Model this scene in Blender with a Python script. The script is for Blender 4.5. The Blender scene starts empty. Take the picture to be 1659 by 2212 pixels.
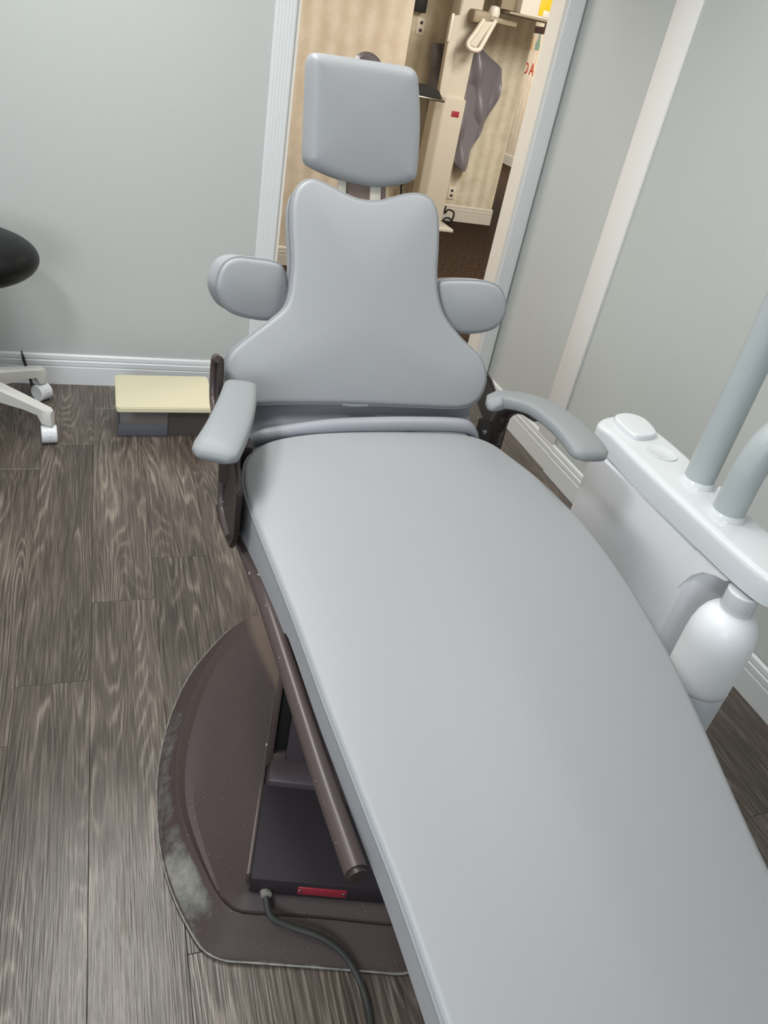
import bpy, bmesh, math, random
import numpy as np
from mathutils import Vector, Matrix
from mathutils.geometry import delaunay_2d_cdt

# ------------------------------------------------------------------ camera
scn = bpy.context.scene
COL = scn.collection
cam = bpy.data.cameras.new('camera')
camo = bpy.data.objects.new('camera', cam)
COL.objects.link(camo)
cam.sensor_fit = 'VERTICAL'
cam.sensor_height = 24.0
cam.lens = 24.0 * 1615.0 / 2212.0
cam.clip_start = 0.02
RIGHT = Vector((0.940, -0.295, 0.174)); DOWN = Vector((-0.024, -0.562, -0.827))
FWD = RIGHT.cross(DOWN).normalized()
DOWN = FWD.cross(RIGHT).normalized()
RIGHT = DOWN.cross(FWD).normalized()
camo.matrix_world = Matrix(((RIGHT.x, -DOWN.x, -FWD.x, 0), (RIGHT.y, -DOWN.y, -FWD.y, 0), (RIGHT.z, -DOWN.z, -FWD.z, 1.5), (0, 0, 0, 1)))
scn.camera = camo

# ------------------------------------------------------------------ world, lights, exposure
scn.view_settings.view_transform = 'Standard'
scn.view_settings.look = 'None'
scn.view_settings.gamma = 1.0
scn.view_settings.use_curve_mapping = False
scn.view_settings.exposure = 0.0
w = bpy.data.worlds.new('world'); scn.world = w; w.use_nodes = True
w.node_tree.nodes['Background'].inputs[0].default_value = (0.9, 0.95, 1.0, 1)
w.node_tree.nodes['Background'].inputs[1].default_value = 0.05

def area(name, loc, sx, sy, power, color, rot=(0, 0, 0)):
    l = bpy.data.lights.new(name, 'AREA'); l.shape = 'RECTANGLE'; l.size = sx; l.size_y = sy
    l.energy = power; l.color = color
    o = bpy.data.objects.new(name, l); COL.objects.link(o); o.location = loc; o.rotation_euler = rot
    return o
COOL = (0.95, 0.985, 1.0); WARM = (1.0, 0.945, 0.85)
area('ceiling_light', (-0.08, 1.98, 2.43), 0.22, 1.3, 25, (1.0, 1.0, 0.97))
area('ceiling_light.001', (-0.75, 0.75, 2.43), 0.3, 0.6, 27, COOL)
area('ceiling_light.002', (1.15, 1.3, 2.43), 0.3, 1.1, 12, (1.0, 1.0, 0.95))
area('front_wall_fill', (-1.3, -1.78, 1.45), 1.5, 1.2, 40, (0.86, 0.93, 1.0), (math.radians(90), 0, 0))  # unseen bluish fill panel, added behind the camera to brighten the backrest
area('hall_light', (0.5, 4.05, 2.43), 0.6, 0.9, 31, WARM)
area('hall_light.001', (2.7, 4.4, 2.43), 0.6, 1.2, 28, WARM)
area('hall_light.002', (3.3, 5.2, 2.43), 0.6, 1.2, 74, WARM)
area('hall_light.003', (5.0, 10.8, 2.43), 0.6, 1.2, 130, WARM)

# ------------------------------------------------------------------ materials
def lin(c):
    return tuple(((x / 255) / 12.92 if x / 255 <= 0.04045 else ((x / 255 + 0.055) / 1.055) ** 2.4) for x in c)

def mat(name, rgb, rough=0.5, metal=0.0, bump=0.0, bscale=200.0, var=0.0, vscale=3.0, coat=0.0, spec=0.5):
    m = bpy.data.materials.new(name); m.use_nodes = True
    nt = m.node_tree; p = nt.nodes['Principled BSDF']
    p.inputs['Base Color'].default_value = (*lin(rgb), 1)
    p.inputs['Roughness'].default_value = rough
    p.inputs['Metallic'].default_value = metal
    p.inputs['Coat Weight'].default_value = coat
    p.inputs['Specular IOR Level'].default_value = spec
    tc = nt.nodes.new('ShaderNodeTexCoord')
    if var > 0:
        n = nt.nodes.new('ShaderNodeTexNoise'); n.inputs['Scale'].default_value = vscale; n.inputs['Detail'].default_value = 4
        nt.links.new(tc.outputs['Object'], n.inputs['Vector'])
        r = nt.nodes.new('ShaderNodeValToRGB')
        r.color_ramp.elements[0].position = 0.3; r.color_ramp.elements[1].position = 0.7
        c = lin(rgb)
        r.color_ramp.elements[0].color = (*[x * (1 - var) for x in c], 1)
        r.color_ramp.elements[1].color = (*[min(1, x * (1 + var)) for x in c], 1)
        nt.links.new(n.outputs['Fac'], r.inputs['Fac']); nt.links.new(r.outputs['Color'], p.inputs['Base Color'])
    if bump > 0:
        n2 = nt.nodes.new('ShaderNodeTexNoise'); n2.inputs['Scale'].default_value = bscale; n2.inputs['Detail'].default_value = 3
        nt.links.new(tc.outputs['Object'], n2.inputs['Vector'])
        b = nt.nodes.new('ShaderNodeBump'); b.inputs['Strength'].default_value = bump; b.inputs['Distance'].default_value = 0.002
        nt.links.new(n2.outputs['Fac'], b.inputs['Height']); nt.links.new(b.outputs['Normal'], p.inputs['Normal'])
    return m

def N(nt, t, **kw):
    n = nt.nodes.new(t)
    for k, v in kw.items():
        if k == 'op': n.operation = v
        else: n.inputs[k].default_value = v
    return n

def wood_mat():
    m = bpy.data.materials.new('grey_oak_vinyl'); m.use_nodes = True
    nt = m.node_tree; p = nt.nodes['Principled BSDF']; L = nt.links.new
    tc = N(nt, 'ShaderNodeTexCoord'); oi = N(nt, 'ShaderNodeObjectInfo')
    geo = N(nt, 'ShaderNodeNewGeometry')
    off = N(nt, 'ShaderNodeCombineXYZ'); mul = N(nt, 'ShaderNodeMath', op='MULTIPLY'); mul.inputs[1].default_value = 37.0
    L(oi.outputs['Random'], mul.inputs[0]); L(mul.outputs[0], off.inputs['Z']); L(mul.outputs[0], off.inputs['X'])
    add = nt.nodes.new('ShaderNodeVectorMath'); add.operation = 'ADD'
    L(geo.outputs['Position'], add.inputs[0]); L(off.outputs[0], add.inputs[1])
    # stretched noise, its level lines make the cathedral grain
    mp = nt.nodes.new('ShaderNodeMapping'); mp.inputs['Scale'].default_value = (8.0, 0.75, 1.0); L(add.outputs[0], mp.inputs['Vector'])
    n1 = N(nt, 'ShaderNodeTexNoise', Scale=1.0, Detail=1.5, Roughness=0.45); L(mp.outputs[0], n1.inputs['Vector'])
    mp2 = nt.nodes.new('ShaderNodeMapping'); mp2.inputs['Scale'].default_value = (60.0, 9.0, 1.0); L(add.outputs[0], mp2.inputs['Vector'])
    n2 = N(nt, 'ShaderNodeTexNoise', Scale=1.0, Detail=3.0); L(mp2.outputs[0], n2.inputs['Vector'])
    a1 = N(nt, 'ShaderNodeMath', op='MULTIPLY'); a1.inputs[1].default_value = 190.0; L(n1.outputs['Fac'], a1.inputs[0])
    a2 = N(nt, 'ShaderNodeMath', op='MULTIPLY_ADD'); a2.inputs[1].default_value = 5.0; L(n2.outputs['Fac'], a2.inputs[0]); L(a1.outputs[0], a2.inputs[2])
    s = N(nt, 'ShaderNodeMath', op='SINE'); L(a2.outputs[0], s.inputs[0])
    # fine streaks
    mp3 = nt.nodes.new('ShaderNodeMapping'); mp3.inputs['Scale'].default_value = (260.0, 8.0, 1.0); L(add.outputs[0], mp3.inputs['Vector'])
    n3 = N(nt, 'ShaderNodeTexNoise', Scale=1.0, Detail=3.0); L(mp3.outputs[0], n3.inputs['Vector'])
    # broad tone
    mp4 = nt.nodes.new('ShaderNodeMapping'); mp4.inputs['Scale'].default_value = (7.0, 1.6, 1.0); L(add.outputs[0], mp4.inputs['Vector'])
    n4 = N(nt, 'ShaderNodeTexNoise', Scale=1.0, Detail=2.0); L(mp4.outputs[0], n4.inputs['Vector'])
    ramp = nt.nodes.new('ShaderNodeValToRGB'); L(s.outputs[0], ramp.inputs['Fac'])
    # remap sine to 0..1
    mr = N(nt, 'ShaderNodeMapRange'); mr.inputs['From Min'].default_value = -1; mr.inputs['From Max'].default_value = 1
    L(s.outputs[0], mr.inputs['Value'])
    pw = N(nt, 'ShaderNodeMath', op='POWER'); pw.inputs[1].default_value = 3.0; L(mr.outputs[0], pw.inputs[0])
    # the light figure comes and goes along the board
    mp5 = nt.nodes.new('ShaderNodeMapping'); mp5.inputs['Scale'].default_value = (16.0, 2.2, 1.0); L(add.outputs[0], mp5.inputs['Vector'])
    n5 = N(nt, 'ShaderNodeTexNoise', Scale=1.0, Detail=2.0); L(mp5.outputs[0], n5.inputs['Vector'])
    m5 = N(nt, 'ShaderNodeMapRange'); m5.inputs['From Min'].default_value = 0.4; m5.inputs['From Max'].default_value = 0.65; m5.inputs['To Min'].default_value = 0.12; L(n5.outputs['Fac'], m5.inputs['Value'])
    fg = N(nt, 'ShaderNodeMath', op='MULTIPLY'); L(pw.outputs[0], fg.inputs[0]); L(m5.outputs[0], fg.inputs[1])
    st = N(nt, 'ShaderNodeMath', op='MULTIPLY_ADD'); L(n3.outputs['Fac'], st.inputs[0]); st.inputs[1].default_value = 1.25; st.inputs[2].default_value = -0.625
    mx = N(nt, 'ShaderNodeMath', op='MULTIPLY_ADD'); L(fg.outputs[0], mx.inputs[0]); mx.inputs[1].default_value = 0.46; L(st.outputs[0], mx.inputs[2])
    mx2 = N(nt, 'ShaderNodeMath', op='MULTIPLY_ADD'); L(n4.outputs['Fac'], mx2.inputs[0]); mx2.inputs[1].default_value = 0.7; L(mx.outputs[0], mx2.inputs[2])
    L(mx2.outputs[0], ramp.inputs['Fac'])
    e = ramp.color_ramp.elements
    e[0].position = 0.0; e[0].color = (*lin((54, 46, 41)), 1)
    e[1].position = 1.0; e[1].color = (*lin((146, 135, 123)), 1)
    e2 = ramp.color_ramp.elements.new(0.42); e2.color = (*lin((92, 82, 75)), 1)
    L(ramp.outputs['Color'], p.inputs['Base Color'])
    # per plank brightness
    hv = nt.nodes.new('ShaderNodeHueSaturation'); L(ramp.outputs['Color'], hv.inputs['Color'])
    vv = N(nt, 'ShaderNodeMapRange'); vv.inputs['To Min'].default_value = 0.9; vv.inputs['To Max'].default_value = 1.1
    L(oi.outputs['Random'], vv.inputs['Value']); L(vv.outputs[0], hv.inputs['Value']); L(hv.outputs['Color'], p.inputs['Base Color'])
    p.inputs['Roughness'].default_value = 0.28
    b = N(nt, 'ShaderNodeBump', Strength=0.45, Distance=0.001); L(mx.outputs[0], b.inputs['Height']); L(b.outputs['Normal'], p.inputs['Normal'])
    return m

def worn_paint():
    """brown enamel, rubbed to bare grey metal along the foot of the flange"""
    m = bpy.data.materials.new('worn_brown_enamel'); m.use_nodes = True
    nt = m.node_tree; p = nt.nodes['Principled BSDF']; L = nt.links.new
    tc = N(nt, 'ShaderNodeTexCoord')
    att = nt.nodes.new('ShaderNodeAttribute'); att.attribute_name = 'wear'
    n = N(nt, 'ShaderNodeTexNoise', Scale=30.0, Detail=8.0, Roughness=0.78); L(tc.outputs['Object'], n.inputs['Vector'])
    ad = N(nt, 'ShaderNodeMath', op='ADD'); L(att.outputs['Fac'], ad.inputs[0]); L(n.outputs['Fac'], ad.inputs[1])
    r = nt.nodes.new('ShaderNodeValToRGB'); r.color_ramp.elements[0].position = 0.98; r.color_ramp.elements[1].position = 1.25
    # fac is clamped to 1, so shift
    sh = N(nt, 'ShaderNodeMath', op='MULTIPLY'); sh.inputs[1].default_value = 0.6; L(ad.outputs[0], sh.inputs[0])
    r.color_ramp.elements[0].position = 0.53; r.color_ramp.elements[1].position = 0.63
    r.color_ramp.elements[0].color = (*lin((72, 60, 59)), 1); r.color_ramp.elements[1].color = (*lin((100, 98, 94)), 1)
    e = r.color_ramp.elements.new(0.84); e.color = (*lin((150, 147, 138)), 1)
    L(sh.outputs[0], r.inputs['Fac'])
    fa = nt.nodes.new('ShaderNodeAttribute'); fa.attribute_name = 'lit_facet'
    fm = nt.nodes.new('ShaderNodeMix'); fm.data_type = 'RGBA'; L(fa.outputs['Fac'], fm.inputs[0]); L(r.outputs['Color'], fm.inputs[6]); fm.inputs[7].default_value = (*lin((104, 91, 82)), 1)  # light on the rear facet, painted in as a tan tint
    sp = N(nt, 'ShaderNodeTexNoise', Scale=260.0, Detail=1.0); L(tc.outputs['Object'], sp.inputs['Vector'])
    sr = nt.nodes.new('ShaderNodeValToRGB'); sr.color_ramp.elements[0].position = 0.74; sr.color_ramp.elements[1].position = 0.78
    L(sp.outputs['Fac'], sr.inputs['Fac'])
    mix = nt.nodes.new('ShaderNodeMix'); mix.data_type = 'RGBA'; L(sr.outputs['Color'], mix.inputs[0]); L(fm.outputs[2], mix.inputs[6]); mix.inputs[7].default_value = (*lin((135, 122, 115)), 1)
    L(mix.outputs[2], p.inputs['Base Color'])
    p.inputs['Roughness'].default_value = 0.46; p.inputs['Specular IOR Level'].default_value = 0.3
    b = N(nt, 'ShaderNodeBump', Strength=0.12, Distance=0.001); n2 = N(nt, 'ShaderNodeTexNoise', Scale=400.0); L(tc.outputs['Object'], n2.inputs['Vector'])
    L(n2.outputs['Fac'], b.inputs['Height']); L(b.outputs['Normal'], p.inputs['Normal'])
    return m

def chipped(name, rgb, chip, rough=0.35):
    m = bpy.data.materials.new(name); m.use_nodes = True
    nt = m.node_tree; p = nt.nodes['Principled BSDF']; L = nt.links.new
    tc = N(nt, 'ShaderNodeTexCoord'); n = N(nt, 'ShaderNodeTexNoise', Scale=60.0, Detail=3.0); L(tc.outputs['Object'], n.inputs['Vector'])
    r = nt.nodes.new('ShaderNodeValToRGB'); r.color_ramp.elements[0].position = 0.71; r.color_ramp.elements[1].position = 0.73
    r.color_ramp.elements[0].color = (*lin(rgb), 1); r.color_ramp.elements[1].color = (*lin(chip), 1)
    L(n.outputs['Fac'], r.inputs['Fac']); L(r.outputs['Color'], p.inputs['Base Color'])
    p.inputs['Roughness'].default_value = rough
    return m

def wallpaper(name, a, b_):
    m = bpy.data.materials.new(name); m.use_nodes = True
    nt = m.node_tree; p = nt.nodes['Principled BSDF']; L = nt.links.new
    geo = N(nt, 'ShaderNodeNewGeometry')
    sep = N(nt, 'ShaderNodeSeparateXYZ'); L(geo.outputs['Position'], sep.inputs[0])
    sm = N(nt, 'ShaderNodeMath', op='ADD'); L(sep.outputs['X'], sm.inputs[0]); L(sep.outputs['Y'], sm.inputs[1])
    k = N(nt, 'ShaderNodeMath', op='MULTIPLY'); k.inputs[1].default_value = 2 * math.pi / 0.115; L(sm.outputs[0], k.inputs[0])
    s = N(nt, 'ShaderNodeMath', op='SINE'); L(k.outputs[0], s.inputs[0])
    n = N(nt, 'ShaderNodeTexNoise', Scale=9.0, Detail=5.0, Roughness=0.65); L(geo.outputs['Position'], n.inputs['Vector'])
    f = N(nt, 'ShaderNodeMath', op='MULTIPLY_ADD'); L(s.outputs[0], f.inputs[0]); f.inputs[1].default_value = 0.12; L(n.outputs['Fac'], f.inputs[2])
    r = nt.nodes.new('ShaderNodeValToRGB'); r.color_ramp.elements[0].position = 0.3; r.color_ramp.elements[1].position = 0.65
    r.color_ramp.elements[0].color = (*lin(a), 1); r.color_ramp.elements[1].color = (*lin(b_), 1)
    L(f.outputs[0], r.inputs['Fac']); L(r.outputs['Color'], p.inputs['Base Color']); p.inputs['Roughness'].default_value = 0.8
    return m

def carpet_mat():
    m = bpy.data.materials.new('brown_ribbed_carpet'); m.use_nodes = True
    nt = m.node_tree; p = nt.nodes['Principled BSDF']; L = nt.links.new
    geo = N(nt, 'ShaderNodeNewGeometry'); mp = nt.nodes.new('ShaderNodeMapping'); mp.inputs['Scale'].default_value = (75, 22, 1); L(geo.outputs['Position'], mp.inputs['Vector'])
    n = N(nt, 'ShaderNodeTexNoise', Scale=1.0, Detail=3.0); L(mp.outputs[0], n.inputs['Vector'])
    r = nt.nodes.new('ShaderNodeValToRGB'); r.color_ramp.elements[0].position = 0.35; r.color_ramp.elements[1].position = 0.68
    r.color_ramp.elements[0].color = (*lin((27, 19, 14)), 1); r.color_ramp.elements[1].color = (*lin((62, 47, 35)), 1)
    L(n.outputs['Fac'], r.inputs['Fac']); L(r.outputs['Color'], p.inputs['Base Color']); p.inputs['Roughness'].default_value = 0.95; p.inputs['Specular IOR Level'].default_value = 0.1
    b = N(nt, 'ShaderNodeBump', Strength=0.6, Distance=0.004); L(n.outputs['Fac'], b.inputs['Height']); L(b.outputs['Normal'], p.inputs['Normal'])
    return m

M = dict(
    sage=mat('sage_wall_paint', (196, 199, 197), 0.75, bump=0.15, bscale=350, spec=0.3),
    ceil=mat('ceiling_white', (225, 226, 224), 0.9),
    trim=mat('white_semigloss_trim', (226, 228, 230), 0.35),
    batten=mat('bright_white_batten', (242, 240, 238), 0.4),
    jamb=mat('cream_jamb_paint', (238, 233, 225), 0.4),
    plank=wood_mat(), gap=mat('plank_joint_dark', (40, 36, 33), 0.9),
    vinyl=mat('grey_vinyl_upholstery', (154, 155, 158), 0.46, bump=0.06, bscale=900),
    vinyl_pipe=mat('grey_vinyl_piping', (136, 138, 141), 0.6),
    stitch=mat('grey_seam_thread', (104, 106, 112), 0.8),
    flap=mat('grey_vinyl_flap', (148, 149, 156), 0.45),
    pad=mat('grey_moulded_armrest', (140, 143, 144), 0.5, bump=0.08, bscale=700),
    brown=chipped('chipped_brown_enamel', (78, 66, 65), (178, 170, 160), 0.33),
    mount=mat('taupe_headrest_mount', (146, 126, 118), 0.5),
    dark=mat('dark_brown_plastic', (46, 41, 45), 0.62, bump=0.1, bscale=500, spec=0.25),
    darkm=mat('dark_brown_painted_metal', (52, 43, 42), 0.35),
    housing=mat('purple_brown_housing', (72, 62, 66), 0.45),
    black=mat('black_recess', (14, 13, 13), 0.7),
    worn=worn_paint(),
    bare=mat('scuffed_bare_metal_rim', (150, 146, 140), 0.4, metal=0.3, var=0.3, vscale=60),
    red=mat('red_nameplate', (150, 44, 58), 0.4), cord=mat('dark_rubber_cord', (52, 54, 50), 0.5),
    white=mat('white_gloss_plastic', (218, 221, 223), 0.16, coat=0.3),
    body=mat('pale_grey_plastic', (236, 236, 238), 0.45),
    bottle=mat('milky_white_plastic', (244, 246, 252), 0.35),
    water=mat('milky_plastic_over_water', (238, 243, 252), 0.35),
    post=mat('pale_grey_post', (176, 182, 183), 0.4),
    cream=mat('cream_yellow_laminate', (226, 218, 188), 0.35),
    boxdark=mat('dark_smoked_plastic', (84, 79, 76), 0.14),
    boxpanel=mat('clear_smoked_panel', (112, 108, 106), 0.1),
    tape=mat('blue_grey_tape', (92, 94, 104), 0.55, bump=0.4, bscale=60),
    blackvinyl=mat('black_vinyl_seat', (14, 14, 15), 0.42, spec=0.3), stoolw=mat('off_white_stool_base', (216, 214, 208), 0.4),
    caster=mat('white_caster_nylon', (226, 226, 230), 0.35),
    steel=mat('brushed_steel', (170, 170, 172), 0.3, metal=1.0), blackrub=mat('black_rubber', (25, 25, 26), 0.6),
    paperA=wallpaper('cream_striped_wallpaper', (202, 186, 164), (220, 207, 189)), paperB=wallpaper('beige_striped_wallpaper', (196, 185, 161), (218, 209, 188)),
    carpet=carpet_mat(), xray=mat('ivory_machine_paint', (196, 188, 174), 0.4), xdark=mat('taupe_machine_plastic', (140, 128, 108), 0.5),
    xwhite=mat('white_machine_plastic', (208, 202, 192), 0.4), yellow=mat('yellow_warning_label', (212, 182, 28), 0.5),
    apron=mat('grey_lead_apron', (126, 122, 128), 0.36, bump=0.3, bscale=30), apronin=mat('brown_apron_binding', (66, 52, 46), 0.8),
    signdark=mat('dark_brown_sign', (66, 46, 44), 0.6), signcream=mat('cream_sign_band', (226, 216, 186), 0.6), signred=mat('red_lettering', (176, 62, 44), 0.6),
    tan=mat('tan_decal', (190, 150, 112), 0.7), teal=mat('teal_decal', (124, 150, 134), 0.7), plate=mat('ivory_outlet_plastic', (222, 214, 198), 0.4),
    chrome=mat('chrome_bar', (200, 196, 190), 0.15, metal=1.0),
)

for k_ in ('bottle',):
    p_ = M[k_].node_tree.nodes['Principled BSDF']
    p_.inputs['Subsurface Weight'].default_value = 0.6; p_.inputs['Subsurface Radius'].default_value = (1, 1, 1); p_.inputs['Subsurface Scale'].default_value = 0.05

# ------------------------------------------------------------------ geometry helpers
def link(name, me, material, parent=None, smooth=True, sharp=40):
    me.materials.append(material) if not me.materials else None
    if smooth:
        for p in me.polygons: p.use_smooth = True
        me.set_sharp_from_angle(angle=math.radians(sharp))
    o = bpy.data.objects.new(name, me); COL.objects.link(o)
    if parent is not None: o.parent = parent
    return o

def obj(name, verts, faces, material, parent=None, smooth=True, sharp=40):
    me = bpy.data.meshes.new(name)
    me.from_pydata([tuple(float(c) for c in v) for v in verts], [], faces); me.update()
    bm = bmesh.new(); bm.from_mesh(me); bmesh.ops.recalc_face_normals(bm, faces=bm.faces); bm.to_mesh(me); bm.free()
    return link(name, me, material, parent, smooth, sharp)

def thing(name, label, cat, group=None, loc=(0, 0, 0)):
    o = bpy.data.objects.new(name, None); COL.objects.link(o); o.empty_display_size = 0.1
    o['label'] = label; o['category'] = cat
    if group: o['group'] = group
    return o
def tag(o, label, cat, group=None):
    o['label'] = label; o['category'] = cat
    if group: o['group'] = group
    return o
def struct(o):
    o['kind'] = 'structure'; return o

def box(name, a, b, material, parent=None, bev=0.003, seg=2, rot=None, piv=None):
    bm = bmesh.new(); bmesh.ops.create_cube(bm, size=1)
    a = Vector(a); b = Vector(b); c = (a + b) / 2; s = b - a
    for v in bm.verts: v.co = Vector((v.co.x * s.x, v.co.y * s.y, v.co.z * s.z)) + c
    if bev > 0: bmesh.ops.bevel(bm, geom=bm.edges[:], offset=bev, segments=seg, affect='EDGES', profile=0.5)
    if rot is not None: bmesh.ops.transform(bm, matrix=Matrix.Translation(piv) @ rot @ Matrix.Translation(-Vector(piv)), verts=bm.verts)
    me = bpy.data.meshes.new(name); bm.to_mesh(me); bm.free()
    return link(name, me, material, parent)

def prism(name, poly, O, U, V, depth, material, parent=None, bev=0.0, seg=2):
    """polygon in the U,V plane at O, pushed by depth along U x V"""
    O = Vector(O); U = Vector(U); V = Vector(V); W = U.cross(V).normalized()
    bm = bmesh.new()
    lo = [bm.verts.new(O + U * x + V * y) for x, y in poly]
    hi = [bm.verts.new(O + U * x + V * y + W * depth) for x, y in poly]
    n = len(poly)
    bm.faces.new(lo[::-1]); bm.faces.new(hi)
    for i in range(n): bm.faces.new((lo[i], lo[(i + 1) % n], hi[(i + 1) % n], hi[i]))
    bmesh.ops.recalc_face_normals(bm, faces=bm.faces)
    if bev > 0: bmesh.ops.bevel(bm, geom=bm.edges[:], offset=bev, segments=seg, affect='EDGES', clamp_overlap=True)
    me = bpy.data.meshes.new(name); bm.to_mesh(me); bm.free()
    return link(name, me, material, parent)

def spline(pts, n, closed=False):
    """Catmull-Rom resampled to n points of even spacing"""
    P = np.array(pts, float); k = len(P); out = []
    segs = k if closed else k - 1
    for i in range(segs):
        g = lambda j: P[j % k] if closed else P[min(max(j, 0), k - 1)]
        p0, p1, p2, p3 = g(i - 1), g(i), g(i + 1), g(i + 2)
        for t in np.linspace(0, 1, 16, endpoint=False):
            out.append(0.5 * ((2 * p1) + (-p0 + p2) * t + (2 * p0 - 5 * p1 + 4 * p2 - p3) * t * t + (-p0 + 3 * p1 - 3 * p2 + p3) * t ** 3))
    out.append(P[0] if closed else P[-1])
    out = np.array(out); d = np.r_[0, np.cumsum(np.linalg.norm(np.diff(out, axis=0), axis=1))]
    q = np.linspace(0, d[-1], n + 1)[:-1] if closed else np.linspace(0, d[-1], n)
    return np.stack([np.interp(q, d, out[:, j]) for j in range(P.shape[1])], 1)

def tube(name, path, rad, material, parent=None, sides=10, closed=False, n=None, cap=True, flat=1.0):
    P = spline(path, n or max(8, len(path) * 6), closed)
    k = len(P); T = np.roll(P, -1, 0) - np.roll(P, 1, 0)
    if not closed: T[0] = P[1] - P[0]; T[-1] = P[-1] - P[-2]
    T /= np.linalg.norm(T, axis=1)[:, None]
    ref = np.array([0, 0, 1.0]) if abs(T[0][2]) < 0.9 else np.array([1.0, 0, 0])
    nrm = np.cross(np.cross(T[0], ref), T[0]); nrm /= np.linalg.norm(nrm)
    V = []; F = []
    for i in range(k):
        nrm = nrm - T[i] * nrm.dot(T[i]); nrm /= np.linalg.norm(nrm); b = np.cross(T[i], nrm)
        r = rad(i / (k - 1)) if callable(rad) else rad
        for s in range(sides):
            a = 2 * math.pi * s / sides
            V.append(P[i] + r * (math.cos(a) * nrm * flat + math.sin(a) * b))
    m = k if closed else k - 1
    for i in range(m):
        for s in range(sides):
            a = i * sides + s; b = i * sides + (s + 1) % sides; c = ((i + 1) % k) * sides + (s + 1) % sides; d = ((i + 1) % k) * sides + s
            F.append((a, b, c, d))
    if not closed and cap: F.append(tuple(range(sides))[::-1]); F.append(tuple((k - 1) * sides + s for s in range(sides)))
    return obj(name, V, F, material, parent)

def lathe(name, prof, loc, material, parent=None, n=32, sx=1.0, sy=1.0, rot=None):
    V = []; F = []
    loc = Vector(loc)
    for r, z in prof:
        for i in range(n):
            a = 2 * math.pi * i / n; v = Vector((r * math.cos(a) * sx, r * math.sin(a) * sy, z))
            if rot is not None: v = rot @ v
            V.append(loc + v)
    for j in range(len(prof) - 1):
        for i in range(n): F.append((j * n + i, j * n + (i + 1) % n, (j + 1) * n + (i + 1) % n, (j + 1) * n + i))
    F.append(tuple(range(n))[::-1]); F.append(tuple((len(prof) - 1) * n + i for i in range(n)))
    return obj(name, V, F, material, parent)

def loft(name, rings, material, parent=None, cap=True, sharp=40, closed=True):
    n = len(rings[0]); V = [v for r in rings for v in r]; F = []
    m = n if closed else n - 1
    for j in range(len(rings) - 1):
        for i in range(m): F.append((j * n + i, j * n + (i + 1) % n, (j + 1) * n + (i + 1) % n, (j + 1) * n + i))
    if cap and closed: F.append(tuple(range(n))[::-1]); F.append(tuple((len(rings) - 1) * n + i for i in range(n)))
    return obj(name, V, F, material, parent, sharp=sharp)

def dist_to(P, A):
    """distance of each point of P to closed polyline A"""
    B = np.roll(A, -1, 0); best = np.full(len(P), 1e9)
    for a, b in zip(A, B):
        d = b - a; L = d.dot(d) + 1e-12
        t = np.clip(((P - a) @ d) / L, 0, 1); best = np.minimum(best, np.linalg.norm(P - (a + t[:, None] * d), axis=1))
    return best
def inside(P, A):
    B = np.roll(A, -1, 0); c = np.zeros(len(P), bool)
    for (x1, y1), (x2, y2) in zip(A, B):
        m = (y1 > P[:, 1]) != (y2 > P[:, 1])
        if abs(y2 - y1) < 1e-12: continue
        c ^= m & (P[:, 0] < (x2 - x1) * (P[:, 1] - y1) / (y2 - y1) + x1)
    return c

def cushion(name, outline, O, U, V, thick, r, crown, material, parent=None, n=140, step=0.022, soft=0.06, bottom=None, warp=None, rb=0.012):
    """padded slab: outline in the U,V plane, top rounded by radius r and crowned; the outline sits r below the top plane"""
    A = spline(outline, n, True)
    if np.sum(A[:, 0] * np.roll(A[:, 1], -1) - np.roll(A[:, 0], -1) * A[:, 1]) < 0: A = A[::-1]
    T = np.roll(A, -1, 0) - np.roll(A, 1, 0); T /= np.linalg.norm(T, axis=1)[:, None]
    Nn = np.stack([-T[:, 1], T[:, 0]], 1)
    pts = [A]
    for f in (0.06, 0.22, 0.5, 0.85, 1.3):
        q = A + Nn * r * f; d = dist_to(q, A); pts.append(q[(d > 0.93 * r * f) & inside(q, A)])
    gx = np.arange(A[:, 0].min(), A[:, 0].max(), step); gy = np.arange(A[:, 1].min(), A[:, 1].max(), step)
    G = np.stack(np.meshgrid(gx, gy), -1).reshape(-1, 2); G = G[inside(G, A)]; G = G[dist_to(G, A) > max(r * 1.6, 0.012)]
    pts.append(G); P = np.concatenate(pts)
    res = delaunay_2d_cdt([Vector(p) for p in P], [(i, (i + 1) % n) for i in range(n)], [], 1, 1e-6)
    Q = np.array([tuple(v) for v in res[0]]); tri = [tuple(f) for f in res[2]]
    d = dist_to(Q, A); d[:n] = 0
    h = -r + np.sqrt(np.maximum(r * r - np.maximum(r - d, 0) ** 2, 0)) + crown * (1 - np.exp(-np.maximum(d - r * 0.3, 0) / soft))
    O = np.array(O, float); U = np.array(U, float); V = np.array(V, float); W = np.cross(U, V); W /= np.linalg.norm(W)
    def at(q, hh):
        p = O + q[0] * U + q[1] * V + hh * W
        return warp(p) if warp else p
    verts = [at(q, hh) for q, hh in zip(Q, h)]
    faces = tri[:]
    prev = list(range(n)); base = len(verts)
    for ins, f in ((0.0, 0.5), (0.0, 1.0), (rb, 1.0)):
        ring = []
        for i in range(n):
            t = bottom(A[i]) if bottom else thick
            z = -r - (t - r) * f + (rb * 0.7 if ins == 0 and f == 1 else 0)
            ring.append(len(verts)); verts.append(at(A[i] + Nn[i] * ins, z))
        for i in range(n): faces.append((prev[i], ring[i], ring[(i + 1) % n], prev[(i + 1) % n]))
        prev = ring
    faces.append(tuple(prev[::-1]))
    o = obj(name, verts, faces, material, parent, sharp=50)
    rim = [at(a, -r) for a in A]
    return o, rim, A, Nn, at

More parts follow.
